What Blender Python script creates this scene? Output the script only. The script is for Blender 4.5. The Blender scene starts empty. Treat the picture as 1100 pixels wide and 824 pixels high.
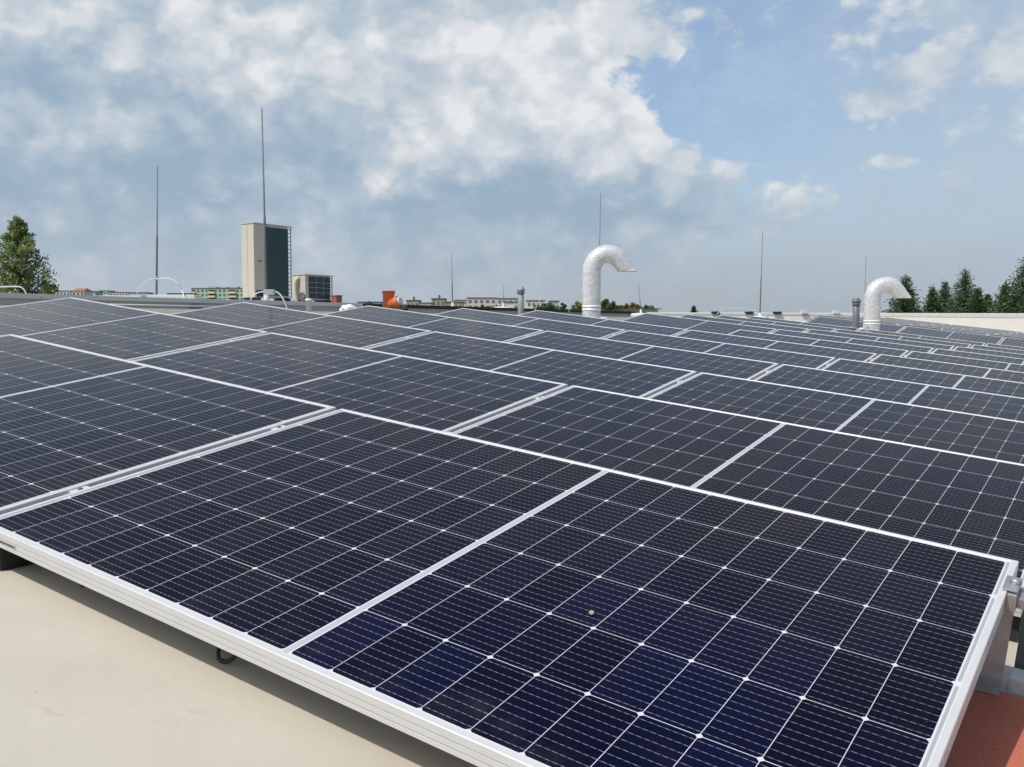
import bpy, bmesh, math, random
from mathutils import Vector, Matrix
R = math.radians
rnd = random.Random(7)

# ------------------------------------------------------------------ camera, sky, sun, exposure
F_PX, PITCH, Z0 = 1019.14, 0.059608, 10.0
SCN = bpy.context.scene
COL = SCN.collection
cam_d = bpy.data.cameras.new('camera')
cam_d.sensor_fit = 'HORIZONTAL'
cam_d.sensor_width = 36.0
cam_d.lens = 36.0 * F_PX / 1100.0
cam_d.clip_start = 0.05
cam_d.clip_end = 12000
cam = bpy.data.objects.new('camera', cam_d)
COL.objects.link(cam)
cam.location = (0, 0, Z0)
cam.rotation_euler = (math.pi / 2 - PITCH, 0, 0)
SCN.camera = cam

# roof frame: U down-slope to the right along the rows, V level and away, N the roof's normal
AZ, SLOPE, TILT = 0.58998, 0.117258, 0.153117
V = Vector((math.sin(AZ), math.cos(AZ), 0))
UH = Vector((math.cos(AZ), -math.sin(AZ), 0))
U = UH * math.cos(SLOPE) + Vector((0, 0, -math.sin(SLOPE)))
N = U.cross(V)
Q = V * math.cos(TILT) + N * math.sin(TILT)
PN = U.cross(Q)
O = Vector((-1.07814, 1.89366, Z0 - 0.39261))
PITCH_V, GAP, PW, PH, HR = 1.3279, 0.0232, 1.755, 1.038, 0.10

SUN_V, SUN_U = 0.64, 0.31
sun_dir = (N - V * SUN_V - U * SUN_U).normalized()
sun_el = math.asin(sun_dir.z)
sun_az = math.atan2(sun_dir.x, sun_dir.y)
sun_d = bpy.data.lights.new('sun', 'SUN')
sun_d.energy = 3.6
sun_d.angle = R(0.6)
sun_d.color = (1.0, 0.955, 0.88)
sun = bpy.data.objects.new('sun', sun_d)
COL.objects.link(sun)
sun.location = (0, 0, 60)
sun.rotation_euler = sun_dir.to_track_quat('Z', 'Y').to_euler()

vs = SCN.view_settings
vs.view_transform = 'Standard'
vs.look = 'None'
vs.exposure = 0.0
vs.gamma = 1.0
vs.use_curve_mapping = False


class G:
    """small helper to write node trees as arithmetic"""
    def __init__(s, tree):
        s.t = tree
        s.n = tree.nodes
        s.l = tree.links

    def node(s, kind, **kw):
        n = s.n.new(kind)
        for k, v in kw.items():
            setattr(n, k, v)
        return n

    def put(s, sock, v):
        if isinstance(v, bpy.types.NodeSocket):
            s.l.new(v, sock)
        elif v is not None:
            sock.default_value = v

    def m(s, op, a, b=None, c=None, clamp=False):
        n = s.node('ShaderNodeMath', operation=op)
        n.use_clamp = clamp
        for i, x in enumerate((a, b, c)):
            s.put(n.inputs[i], x)
        return n.outputs[0]

    def step(s, v, lo, hi, a=0.0, b=1.0):
        n = s.node('ShaderNodeMapRange', interpolation_type='SMOOTHSTEP')
        for i, x in enumerate((v, lo, hi, a, b)):
            s.put(n.inputs[i], x)
        return n.outputs[0]

    def mix(s, f, a, b, mode='MIX'):
        n = s.node('ShaderNodeMix', data_type='RGBA', blend_type=mode)
        s.put(n.inputs[0], f)
        s.put(n.inputs[6], a)
        s.put(n.inputs[7], b)
        return n.outputs[2]

    def noise(s, vec, scale, detail=4, rough=0.5, dim='3D', dist=0.0):
        n = s.node('ShaderNodeTexNoise', noise_dimensions=dim)
        s.put(n.inputs['Vector'], vec)
        n.inputs['Scale'].default_value = scale
        n.inputs['Detail'].default_value = detail
        n.inputs['Roughness'].default_value = rough
        n.inputs['Distortion'].default_value = dist
        return n.outputs[0]

    def xyz(s, x, y, z):
        n = s.node('ShaderNodeCombineXYZ')
        for i, v in enumerate((x, y, z)):
            s.put(n.inputs[i], v)
        return n.outputs[0]


def rgb(r, g, b):
    return (r, g, b, 1.0)


# ---- world: Nishita sky with procedural clouds laid out by direction
world = bpy.data.worlds.new('World')
SCN.world = world
world.use_nodes = True
wt = world.node_tree
wt.nodes.clear()
g = G(wt)
geo = g.node('ShaderNodeTexCoord')
sep = g.node('ShaderNodeSeparateXYZ')
g.l.new(geo.outputs['Generated'], sep.inputs[0])
dx, dy, dz = sep.outputs
az_s = g.m('MULTIPLY', g.m('ARCTAN2', dx, dy), 180 / math.pi)       # degrees right of the view axis
el_s = g.m('MULTIPLY', g.m('ARCSINE', dz), 180 / math.pi)           # degrees above the horizon
sky = g.node('ShaderNodeTexSky', sky_type='NISHITA', sun_disc=False)
sky.sun_elevation = sun_el
sky.sun_rotation = sun_az
sky.altitude = 100
sky.air_density = 1.0
sky.dust_density = 2.5
sky.ozone_density = 1.5
SKY_K = 0.15
sky_col = g.mix(1.0, sky.outputs[0], rgb(SKY_K, SKY_K, SKY_K), 'MULTIPLY')


def degs(px, py):
    """degrees right / up of a place in the sky of the photograph (only used to lay the clouds out by direction)"""
    x, y = (px - 550) / F_PX, (412 - py) / F_PX
    d = Vector((x, math.cos(PITCH) + y * math.sin(PITCH), -math.sin(PITCH) + y * math.cos(PITCH))).normalized()
    return math.degrees(math.atan2(d.x, d.y)), math.degrees(math.asin(d.z))


def blob(px, py, rx, ry, w, warp):
    a, e = degs(px, py)
    k = 180 / math.pi / F_PX
    ax = g.m('DIVIDE', g.m('SUBTRACT', g.m('ADD', az_s, warp[0]), a), rx * k)
    ay = g.m('DIVIDE', g.m('SUBTRACT', g.m('ADD', el_s, warp[1]), e), ry * k)
    d2 = g.m('ADD', g.m('MULTIPLY', ax, ax), g.m('MULTIPLY', ay, ay))
    return g.m('MULTIPLY', g.m('EXPONENT', g.m('MULTIPLY', d2, -1.0)), w)


def total(lst):
    r = lst[0]
    for x in lst[1:]:
        r = g.m('ADD', r, x)
    return r


# cloud coordinates in degrees of sky, drawn out sideways a little towards the horizon


def cloud_vec(k=1.0, z=3.7, up=0.0):
    return g.xyz(g.m('MULTIPLY', az_s, 0.085 * k), g.m('MULTIPLY', g.m('ADD', el_s, up), 0.118 * k), z)


wn = g.node('ShaderNodeTexNoise')
g.put(wn.inputs['Vector'], cloud_vec())
wn.inputs['Scale'].default_value = 2.2
wn.inputs['Detail'].default_value = 4
wn.inputs['Roughness'].default_value = 0.6
wsep = g.node('ShaderNodeSeparateXYZ')
g.l.new(wn.outputs['Color'], wsep.inputs[0])
wx, wy = g.m('SUBTRACT', wsep.outputs[0], 0.5), g.m('SUBTRACT', wsep.outputs[1], 0.5)
warp = (g.m('MULTIPLY', wx, 9.0), g.m('MULTIPLY', wy, 7.0))


def puffs(scale, z):
    """billowing heads: rounded cells of a warped Voronoi"""
    v_ = g.node('ShaderNodeTexVoronoi', feature='SMOOTH_F1')
    v_.inputs['Scale'].default_value = scale
    v_.inputs['Smoothness'].default_value = 0.45
    v_.inputs['Detail'].default_value = 1.0
    v_.inputs['Roughness'].default_value = 0.55
    g.put(v_.inputs['Vector'], g.xyz(g.m('ADD', g.m('MULTIPLY', az_s, 0.085), g.m('MULTIPLY', wx, 0.5)),
                                     g.m('ADD', g.m('MULTIPLY', el_s, 0.1), g.m('MULTIPLY', wy, 0.5)), z))
    return g.m('SUBTRACT', 0.62, v_.outputs['Distance'])


n1 = g.noise(cloud_vec(), 3.4, 6, 0.56, dist=0.3)
n3 = g.noise(cloud_vec(), 8.5, 6, 0.56, dist=0.3)
nb = g.noise(cloud_vec(0.6, 9.1), 2.4, 4, 0.5)
pf = puffs(4.2, 1.3)
c_n1, c_n3, c_nb = (g.m('SUBTRACT', x, 0.5) for x in (n1, n3, nb))

cover = total([
    blob(60, 90, 330, 190, 0.9, warp), blob(240, 160, 330, 120, 0.55, warp), blob(400, 100, 260, 170, 0.9, warp), blob(600, 185, 110, 85, 0.85, warp),
    blob(330, 215, 420, 75, 0.6, warp), blob(600, 25, 95, 38, 0.5, warp), blob(1090, 50, 140, 120, 0.34, warp), blob(1000, 85, 90, 30, 0.10, warp),
    blob(960, 80, 70, 24, 0.3, warp), blob(962, 172, 20, 8, 0.6, (g.m('MULTIPLY', wx, 3.0), g.m('MULTIPLY', wy, 2.0))), blob(800, 215, 150, 40, 0.20, warp), blob(780, 185, 90, 26, -0.16, warp),
    blob(790, 35, 70, 22, 0.32, warp), blob(910, 30, 50, 20, 0.25, warp),
    blob(690, 85, 60, 30, -0.3, warp), blob(760, 110, 90, 60, -0.35, warp), blob(860, 130, 110, 60, -0.22, warp)])
away = g.m('MAXIMUM', g.step(el_s, 19.0, 30.0), g.step(g.m('ABSOLUTE', az_s), 32.0, 45.0))     # outside the frame: scattered clouds
cover = g.m('ADD', g.m('MULTIPLY', cover, g.m('SUBTRACT', 1.0, away)), g.m('MULTIPLY', away, -0.05))
dens = total([cover, g.m('MULTIPLY', c_n1, 0.85), g.m('MULTIPLY', c_n3, 0.42), g.m('MULTIPLY', pf, 0.35)])
mask = g.step(dens, 0.16, 0.46)
rim = g.m('MULTIPLY', g.step(dens, 0.95, 0.30), g.step(el_s, 5.0, 11.0, 0.0, 0.22))
# sunlit heads and grey-blue undersides
lit_big = total([
    blob(60, 15, 260, 50, 0.48, warp), blob(520, 130, 160, 90, 0.14, warp), blob(300, 75, 150, 50, 0.20, warp), blob(590, 110, 110, 70, 0.34, warp), blob(420, 40, 130, 45, 0.18, warp),
    blob(680, 150, 50, 60, 0.30, warp), blob(470, 150, 80, 50, 0.26, warp), blob(60, 128, 130, 20, 0.30, warp), blob(230, 95, 120, 26, 0.18, warp), blob(480, 190, 90, 22, 0.14, warp), blob(620, 30, 110, 36, 0.2, warp), blob(1040, 60, 150, 90, 0.16, warp),
    blob(962, 172, 36, 18, 0.55, warp), blob(790, 185, 80, 26, 0.06, warp),
    blob(50, 80, 110, 34, -0.42, warp), blob(190, 170, 170, 26, -0.06, warp), blob(360, 215, 300, 36, -0.2, warp), blob(600, 222, 130, 30, -0.26, warp), blob(330, 150, 90, 30, -0.2, warp)])
lit = total([0.40, lit_big, rim, g.m('MULTIPLY', c_n1, 0.8), g.m('MULTIPLY', c_n3, 0.55), g.m('MULTIPLY', pf, 0.62), g.m('MULTIPLY', c_nb, 1.0)])
lit = g.m('MULTIPLY', lit, g.step(el_s, 2.0, 9.0, 0.85, 1.0))
ramp = g.node('ShaderNodeValToRGB')
g.put(ramp.inputs[0], lit)
e = ramp.color_ramp.elements
e[0].position, e[0].color = 0.0, rgb(0.32, 0.43, 0.545)
e[1].position, e[1].color = 1.0, rgb(0.82, 0.83, 0.845)
for p_, c_ in ((0.25, (0.385, 0.485, 0.59)), (0.5, (0.49, 0.57, 0.645)), (0.75, (0.65, 0.69, 0.73))):
    k_ = e.new(p_)
    k_.color = rgb(*c_)
# thin high veil, and the pale air above the horizon
veil = total([g.m('MULTIPLY', g.step(total([n1, g.m('MULTIPLY', c_n3, 0.5)]), 0.36, 0.75), 0.4), g.step(az_s, 8.0, 30.0, 0.30, 0.66)])
veil = g.m('MULTIPLY', veil, g.m('MULTIPLY_ADD', away, -0.8, 1.0))
c1 = g.mix(veil, sky_col, g.mix(g.step(az_s, 8.0, 26.0), rgb(0.43, 0.57, 0.75), rgb(0.46, 0.56, 0.67)))
c2 = g.mix(g.m('MULTIPLY', mask, g.step(az_s, 14.0, 27.0, 0.95, 0.72)), c1, ramp.outputs[0])
hz = g.m('MULTIPLY', g.step(g.m('ADD', el_s, g.m('MULTIPLY', c_nb, 5.0)), 8.5, 0.0), 0.8)
hz_col = g.mix(g.step(az_s, -22.0, 18.0), rgb(0.475, 0.525, 0.59), rgb(0.415, 0.468, 0.53))
c3 = g.mix(hz, c2, hz_col)
below = g.step(el_s, -0.5, -6.0)
c4 = g.mix(below, c3, rgb(0.16, 0.16, 0.14))
bg = g.node('ShaderNodeBackground')
g.l.new(c4, bg.inputs[0])
bg.inputs[1].default_value = 1.0
wo = g.node('ShaderNodeOutputWorld')
g.l.new(bg.outputs[0], wo.inputs[0])
try:
    world.cycles.sampling_method = 'MANUAL'
    world.cycles.sample_map_resolution = 1024
except Exception:
    pass

# ------------------------------------------------------------------ helpers


def ray(px, py):
    x, y = (px - 550) / F_PX, (412 - py) / F_PX
    return Vector((x, math.cos(PITCH) + y * math.sin(PITCH), -math.sin(PITCH) + y * math.cos(PITCH)))


CAM = Vector((0, 0, Z0))


def pix(px, py, depth):
    return CAM + ray(px, py) * depth


def rp(u, v, w=0.0):
    """point on the roof: u along the rows, v away, w above the membrane"""
    return O + U * u + V * v + N * (w - HR)


def obj(name, bm, mats, parent=None, smooth=False, loc=None):
    me = bpy.data.meshes.new(name)
    bmesh.ops.recalc_face_normals(bm, faces=bm.faces)
    if smooth:
        for f in bm.faces:
            f.smooth = True
    bm.to_mesh(me)
    bm.free()
    for m_ in (mats if isinstance(mats, (list, tuple)) else [mats]):
        me.materials.append(m_)
    o = bpy.data.objects.new(name, me)
    COL.objects.link(o)
    if parent:
        o.parent = parent
    if loc is not None:
        o.location = loc
    return o


def tag(o, label, cat, group=None):
    o['label'] = label
    o['category'] = cat
    if group:
        o['group'] = group
    return o


def struct(o):
    o['kind'] = 'structure'
    return o


def thing(name, label, cat, loc=(0, 0, 0), mat=None, group=None):
    o = bpy.data.objects.new(name, None)
    COL.objects.link(o)
    o.empty_display_size = 0.1
    if mat is not None:
        o.matrix_world = Matrix.Translation(loc) @ mat.to_4x4()
    else:
        o.location = loc
    return tag(o, label, cat, group)


def frame_mat(x, y, z):
    return Matrix((x, y, z)).transposed()


ROOF_M = frame_mat(U, V, N)
LEVEL_M = frame_mat(UH, V, Vector((0, 0, 1)))
TILT_M = frame_mat(U, Q, PN)


def box(bm, x0, x1, y0, y1, z0, z1, M=None, bev=0.0, mi=0):
    b = bmesh.new() if bev else bm
    vs_ = [b.verts.new((x, y, z)) for z in (z0, z1) for y in (y0, y1) for x in (x0, x1)]
    fs = []
    for q in ((0, 2, 3, 1), (4, 5, 7, 6), (0, 1, 5, 4), (2, 6, 7, 3), (0, 4, 6, 2), (1, 3, 7, 5)):
        f = b.faces.new([vs_[i] for i in q])
        f.material_index = mi
        fs.append(f)
    if bev:
        bmesh.ops.bevel(b, geom=list(b.edges), offset=bev, segments=2, affect='EDGES', profile=0.6)
        for f in b.faces:
            f.material_index = mi
        if M is not None:
            bmesh.ops.transform(b, matrix=M, verts=b.verts)
        tmp = bpy.data.meshes.new('tmp')
        b.to_mesh(tmp)
        b.free()
        bm.from_mesh(tmp)
        bpy.data.meshes.remove(tmp)
    elif M is not None:
        for v_ in vs_:
            v_.co = M @ v_.co


def tube(bm, pts, rad, seg=10, cap=True, mi=0):
    pts = [Vector(p) for p in pts]
    rads = rad if isinstance(rad, (list, tuple)) else [rad] * len(pts)
    rings = []
    prev = None
    for i, p in enumerate(pts):
        t = (pts[min(i + 1, len(pts) - 1)] - pts[max(i - 1, 0)]).normalized()
        if prev is None:
            a = t.orthogonal().normalized()
        else:
            a = (prev - t * prev.dot(t)).normalized()
        prev = a
        b_ = t.cross(a)
        rings.append([bm.verts.new(p + (a * math.cos(2 * math.pi * k / seg) + b_ * math.sin(2 * math.pi * k / seg)) * rads[i]) for k in range(seg)])
    for r0, r1 in zip(rings, rings[1:]):
        for k in range(seg):
            f = bm.faces.new((r0[k], r0[(k + 1) % seg], r1[(k + 1) % seg], r1[k]))
            f.material_index = mi
            f.smooth = True
    if cap:
        for r_ in (rings[0][::-1], rings[-1]):
            f = bm.faces.new(r_)
            f.material_index = mi
    return rings


def lathe(bm, prof, M=None, seg=24, mi=0):
    """prof: (radius, height) pairs from bottom to top, closed at both ends"""
    M = M or Matrix.Identity(4)
    rings = []
    for r_, z in prof:
        rings.append([bm.verts.new(M @ Vector((r_ * math.cos(2 * math.pi * k / seg), r_ * math.sin(2 * math.pi * k / seg), z))) for k in range(seg)])
    for a, b_ in zip(rings, rings[1:]):
        for k in range(seg):
            f = bm.faces.new((a[k], a[(k + 1) % seg], b_[(k + 1) % seg], b_[k]))
            f.material_index = mi
            f.smooth = True
    bm.faces.new(rings[0][::-1]).material_index = mi
    bm.faces.new(rings[-1]).material_index = mi


def spline(pts, n=8):
    pts = [Vector(p) for p in pts]
    out = []
    P = [pts[0] * 2 - pts[1]] + pts + [pts[-1] * 2 - pts[-2]]
    for i in range(1, len(P) - 2):
        for k in range(n):
            t = k / n
            a, b_, c, d = P[i - 1:i + 3]
            out.append(0.5 * ((2 * b_) + (c - a) * t + (2 * a - 5 * b_ + 4 * c - d) * t * t + (3 * b_ - a - 3 * c + d) * t ** 3))
    out.append(pts[-1])
    return out


# ------------------------------------------------------------------ materials


def mat(name, col, rough=0.6, metal=0.0, var=0.12, scale=6.0, bump=0.0, bscale=40.0, spec=0.5, coord='Object'):
    m_ = bpy.data.materials.new(name)
    m_.use_nodes = True
    t = m_.node_tree
    gg = G(t)
    b_ = t.nodes['Principled BSDF']
    tc = gg.node('ShaderNodeTexCoord')
    n_ = gg.noise(tc.outputs[coord], scale, 6, 0.6)
    k = gg.m('MULTIPLY_ADD', gg.m('SUBTRACT', n_, 0.5), 2 * var, 1.0)
    c = gg.mix(1.0, rgb(*col), gg.xyz(k, k, k), 'MULTIPLY')
    gg.l.new(c, b_.inputs['Base Color'])
    gg.put(b_.inputs['Roughness'], gg.m('MULTIPLY_ADD', gg.m('SUBTRACT', n_, 0.5), 0.2, rough, clamp=True))
    b_.inputs['Metallic'].default_value = metal
    b_.inputs['Specular IOR Level'].default_value = spec
    if bump:
        bn = gg.node('ShaderNodeBump')
        bn.inputs['Strength'].default_value = bump
        bn.inputs['Distance'].default_value = 0.01
        gg.put(bn.inputs['Height'], gg.noise(tc.outputs[coord], bscale, 5, 0.6))
        gg.l.new(bn.outputs[0], b_.inputs['Normal'])
    return m_


def cell_material():
    m_ = bpy.data.materials.new('solar_cells_under_glass')
    m_.use_nodes = True
    t = m_.node_tree
    c = G(t)
    b_ = t.nodes['Principled BSDF']
    tc = c.node('ShaderNodeTexCoord')
    sp = c.node('ShaderNodeSeparateXYZ')
    c.l.new(tc.outputs['Object'], sp.inputs[0])
    X, Y = sp.outputs[0], sp.outputs[1]
    inf = c.node('ShaderNodeObjectInfo')
    xm = c.m('SUBTRACT', c.m('ABSOLUTE', c.m('SUBTRACT', X, 0.8775)), 0.0085)
    yr = c.m('SUBTRACT', Y, 0.016)
    xl = c.m('MODULO', c.m('ADD', xm, 0.85), 0.085)
    yl = c.m('MODULO', c.m('ADD', yr, 0.168), 0.168)
    inx = c.m('MULTIPLY', c.m('GREATER_THAN', xm, 0.0), c.m('LESS_THAN', xm, 0.848))
    iny = c.m('MULTIPLY', c.m('GREATER_THAN', yr, 0.0), c.m('LESS_THAN', yr, 1.006))
    # distance to the nearest cell edge on each axis
    ex = c.m('SUBTRACT', 0.04195, c.m('ABSOLUTE', c.m('SUBTRACT', xl, 0.04195)))
    ey = c.m('SUBTRACT', 0.0833, c.m('ABSOLUTE', c.m('SUBTRACT', yl, 0.0833)))
    cid = c.m('FLOOR', c.m('DIVIDE', xm, 0.085))
    odd = c.m('MODULO', c.m('ADD', cid, 20.0), 2.0)
    cut = c.m('GREATER_THAN', c.m('ADD', ex, ey), c.m('MULTIPLY_ADD', odd, 0.0012, 0.0042))
    cell = c.m('MULTIPLY', c.m('MULTIPLY', c.m('GREATER_THAN', ex, 0.0), c.m('GREATER_THAN', ey, 0.0)), cut)
    cell = c.m('MULTIPLY', cell, c.m('MULTIPLY', inx, iny))
    # nine thin solder wires along each cell, with brighter pads
    wl = c.m('ABSOLUTE', c.m('SUBTRACT', c.m('MODULO', yl, 0.166 / 9), 0.166 / 18))
    wire = c.m('LESS_THAN', wl, 0.00034)
    pad = c.m('GREATER_THAN', c.m('MODULO', xl, 0.083 / 7), 0.083 / 7 * 0.42)
    padw = c.m('MULTIPLY', c.m('LESS_THAN', wl, 0.00044), pad)
    # fine fingers across the cells are below the pixel: a faint lift of the cell's colour
    wnode = c.node('ShaderNodeTexWhiteNoise', noise_dimensions='3D')
    rowid = c.m('FLOOR', c.m('DIVIDE', yr, 0.168))
    side = c.m('GREATER_THAN', X, 0.8775)
    c.l.new(c.xyz(c.m('ADD', cid, c.m('MULTIPLY', side, 37.0)), rowid, c.m('MULTIPLY', inf.outputs['Random'], 53.0)), wnode.inputs['Vector'])
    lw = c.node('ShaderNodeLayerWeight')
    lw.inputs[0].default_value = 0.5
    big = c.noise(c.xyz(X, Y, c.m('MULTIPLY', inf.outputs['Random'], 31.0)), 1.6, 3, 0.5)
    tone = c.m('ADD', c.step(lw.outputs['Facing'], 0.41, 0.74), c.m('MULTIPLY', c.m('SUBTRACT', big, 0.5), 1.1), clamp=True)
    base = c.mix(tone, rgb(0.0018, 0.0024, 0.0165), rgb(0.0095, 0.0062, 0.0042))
    k = c.m('MULTIPLY_ADD', wnode.outputs['Value'], 0.8, 0.6)
    base = c.mix(1.0, base, c.xyz(k, k, k), 'MULTIPLY')
    base = c.mix(c.m('MULTIPLY', wire, 0.45), base, rgb(0.24, 0.24, 0.29))
    base = c.mix(c.m('MULTIPLY', padw, 0.46), base, rgb(0.46, 0.46, 0.52))
    # backsheet white, grey string ribbon at the two ends and in the middle bar
    endr = c.m('MULTIPLY', c.m('GREATER_THAN', xm, 0.8510), c.m('LESS_THAN', xm, 0.8560))
    notch = c.m('LESS_THAN', c.m('ABSOLUTE', c.m('SUBTRACT', c.m('MODULO', c.m('ADD', yr, 0.169), 0.336), 0.168)), 0.160)
    endr = c.m('MULTIPLY', endr, notch)
    midr = c.m('MULTIPLY', c.m('LESS_THAN', c.m('ABSOLUTE', c.m('ADD', xm, 0.0085)), 0.0055), 0.7)
    sheet = c.mix(c.m('MAXIMUM', endr, midr), rgb(0.55, 0.56, 0.58), rgb(0.33, 0.34, 0.35))
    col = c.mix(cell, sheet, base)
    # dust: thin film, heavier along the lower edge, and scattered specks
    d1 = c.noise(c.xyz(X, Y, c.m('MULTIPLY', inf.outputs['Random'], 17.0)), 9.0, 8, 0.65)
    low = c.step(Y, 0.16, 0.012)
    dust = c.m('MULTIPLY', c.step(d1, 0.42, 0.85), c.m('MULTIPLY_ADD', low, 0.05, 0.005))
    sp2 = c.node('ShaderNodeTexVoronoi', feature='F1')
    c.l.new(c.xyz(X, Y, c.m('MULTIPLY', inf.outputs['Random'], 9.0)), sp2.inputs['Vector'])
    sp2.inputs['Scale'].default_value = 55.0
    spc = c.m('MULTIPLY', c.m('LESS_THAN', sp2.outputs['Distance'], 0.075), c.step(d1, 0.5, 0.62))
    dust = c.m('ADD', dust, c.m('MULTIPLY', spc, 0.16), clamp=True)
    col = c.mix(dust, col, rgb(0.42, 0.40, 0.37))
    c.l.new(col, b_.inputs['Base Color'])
    c.put(b_.inputs['Roughness'], c.m('MULTIPLY_ADD', d1, 0.09, 0.06))
    b_.inputs['IOR'].default_value = 1.2
    b_.inputs['Specular Tint'].default_value = rgb(1.0, 0.84, 0.72)      # anti-reflective coating: a warm residual reflection
    bn = c.node('ShaderNodeBump')
    bn.inputs['Strength'].default_value = 0.05
    bn.inputs['Distance'].default_value = 0.002
    c.put(bn.inputs['Height'], c.noise(tc.outputs['Object'], 260.0, 2, 0.5))
    c.l.new(bn.outputs[0], b_.inputs['Normal'])
    return m_


def membrane_material():
    m_ = bpy.data.materials.new('roof_membrane')
    m_.use_nodes = True
    t = m_.node_tree
    c = G(t)
    b_ = t.nodes['Principled BSDF']
    tc = c.node('ShaderNodeTexCoord')
    ob = tc.outputs['Object']
    n_a = c.noise(ob, 1.3, 6, 0.6)
    n_b = c.noise(ob, 14.0, 7, 0.65)
    mp = c.node('ShaderNodeMapping')
    c.l.new(ob, mp.inputs[0])
    mp.inputs['Rotation'].default_value = (0, 0, R(38))
    mp.inputs['Scale'].default_value = (5.0, 9.0, 1.0)
    n_c = c.noise(mp.outputs[0], 3.4, 6, 0.62, dist=0.35)
    n_d = c.noise(ob, 2.1, 3, 0.5)
    col = c.mix(c.step(n_a, 0.3, 0.75), rgb(0.50, 0.463, 0.385), rgb(0.45, 0.413, 0.335))
    col = c.mix(c.m('MULTIPLY', c.step(n_b, 0.5, 0.8), 0.18), col, rgb(0.46, 0.42, 0.345))
    col = c.mix(c.m('MULTIPLY', c.m('MULTIPLY', c.step(n_c, 0.60, 0.70), c.step(n_d, 0.58, 0.68)), 0.30), col, rgb(0.36, 0.32, 0.255))
    sp_ = c.node('ShaderNodeTexVoronoi', feature='F1')
    c.l.new(ob, sp_.inputs['Vector'])
    sp_.inputs['Scale'].default_value = 16.0
    sk = c.m('MULTIPLY', c.m('LESS_THAN', sp_.outputs['Distance'], 0.035), c.m('GREATER_THAN', c.noise(ob, 5.0, 2), 0.56))
    col = c.mix(c.m('MULTIPLY', sk, 0.6), col, rgb(0.2, 0.17, 0.13))
    c.l.new(col, b_.inputs['Base Color'])
    c.put(b_.inputs['Roughness'], c.m('MULTIPLY_ADD', n_b, 0.25, 0.5))
    bn = c.node('ShaderNodeBump')
    bn.inputs['Strength'].default_value = 0.22
    bn.inputs['Distance'].default_value = 0.012
    c.put(bn.inputs['Height'], c.m('ADD', c.m('MULTIPLY', c.m('MULTIPLY', n_c, c.step(n_d, 0.45, 0.65)), 0.6), c.m('MULTIPLY', n_b, 0.25)))
    c.l.new(bn.outputs[0], b_.inputs['Normal'])
    return m_


M_CELL = cell_material()
M_MEMB = membrane_material()
M_ALU = mat('anodised_aluminium', (0.60, 0.60, 0.585), 0.40, 0.2, 0.06, 14.0)
M_GALV = mat('galvanised_steel', (0.42, 0.43, 0.43), 0.45, 0.7, 0.25, 22.0)
M_DARKSTEEL = mat('dark_slotted_steel', (0.10, 0.125, 0.125), 0.5, 0.4, 0.2, 18.0)
M_SHEET = mat('dull_sheet_metal', (0.60, 0.56, 0.51), 0.55, 0.0, 0.15, 9.0)
M_BACK = mat('white_backsheet', (0.72, 0.72, 0.72), 0.6, 0, 0.04)
M_RUBBER = mat('black_rubber', (0.018, 0.018, 0.019), 0.75, 0, 0.25, 25.0)
M_CABLE = mat('black_cable_sheath', (0.02, 0.02, 0.022), 0.5, 0, 0.1)
M_MAT = mat('red_rubber_mat', (0.50, 0.15, 0.085), 0.85, 0, 0.18, 5.0, bump=0.6, bscale=160.0)
M_PAVER = mat('pale_concrete', (0.55, 0.56, 0.53), 0.8, 0, 0.12, 12.0, bump=0.3, bscale=90.0)
M_CONC = mat('grey_render', (0.64, 0.635, 0.58), 0.85, 0, 0.14, 2.5, bump=0.2, bscale=30.0)
M_CAPGREY = mat('grey_zinc_capping', (0.62, 0.615, 0.58), 0.6, 0.0, 0.15, 3.0)
M_CAPBLACK = mat('black_bitumen_capping', (0.02, 0.02, 0.021), 0.8, 0, 0.2, 6.0)
M_WHITEWALL = mat('cream_render', (0.76, 0.73, 0.66), 0.8, 0, 0.07, 1.1, bump=0.1, bscale=20.0)
M_ROD = mat('lightning_rod_steel', (0.13, 0.135, 0.15), 0.55, 0.0, 0.1, 3.0)
M_WHITECABLE = mat('white_insulated_cable', (0.62, 0.63, 0.62), 0.45, 0, 0.05)
M_BEIGE = mat('beige_enamel', (0.45, 0.425, 0.355), 0.5, 0, 0.06, 3.0)
M_COIL = mat('teal_condenser_fins', (0.010, 0.05, 0.055), 0.5, 0.0, 0.25, 8.0)
M_COIL2 = mat('dark_condenser_fins', (0.035, 0.05, 0.06), 0.45, 0.3, 0.25, 8.0)
M_DARK = mat('dark_gap', (0.02, 0.02, 0.02), 0.7, 0, 0.1)
M_ORANGE = mat('orange_pvc', (0.60, 0.155, 0.06), 0.42, 0, 0.09, 7.0)
M_PVC = mat('grey_pvc', (0.24, 0.26, 0.255), 0.5, 0, 0.12, 9.0)
M_PVCD = mat('dark_grey_pvc', (0.13, 0.14, 0.145), 0.5, 0, 0.15, 9.0)
M_SACK = mat('white_plastic_sack', (0.75, 0.72, 0.70), 0.5, 0, 0.12, 14.0, bump=0.6, bscale=25.0)
M_REDPRINT = mat('red_print', (0.5, 0.06, 0.05), 0.5, 0, 0.2)
M_SHELL = mat('tan_shell', (0.33, 0.25, 0.17), 0.6, 0, 0.3, 90.0)
M_STICK = mat('grey_sticker', (0.42, 0.42, 0.42), 0.5, 0, 0.05)
M_PRINT = mat('black_print', (0.03, 0.03, 0.03), 0.6, 0, 0.05)


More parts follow.
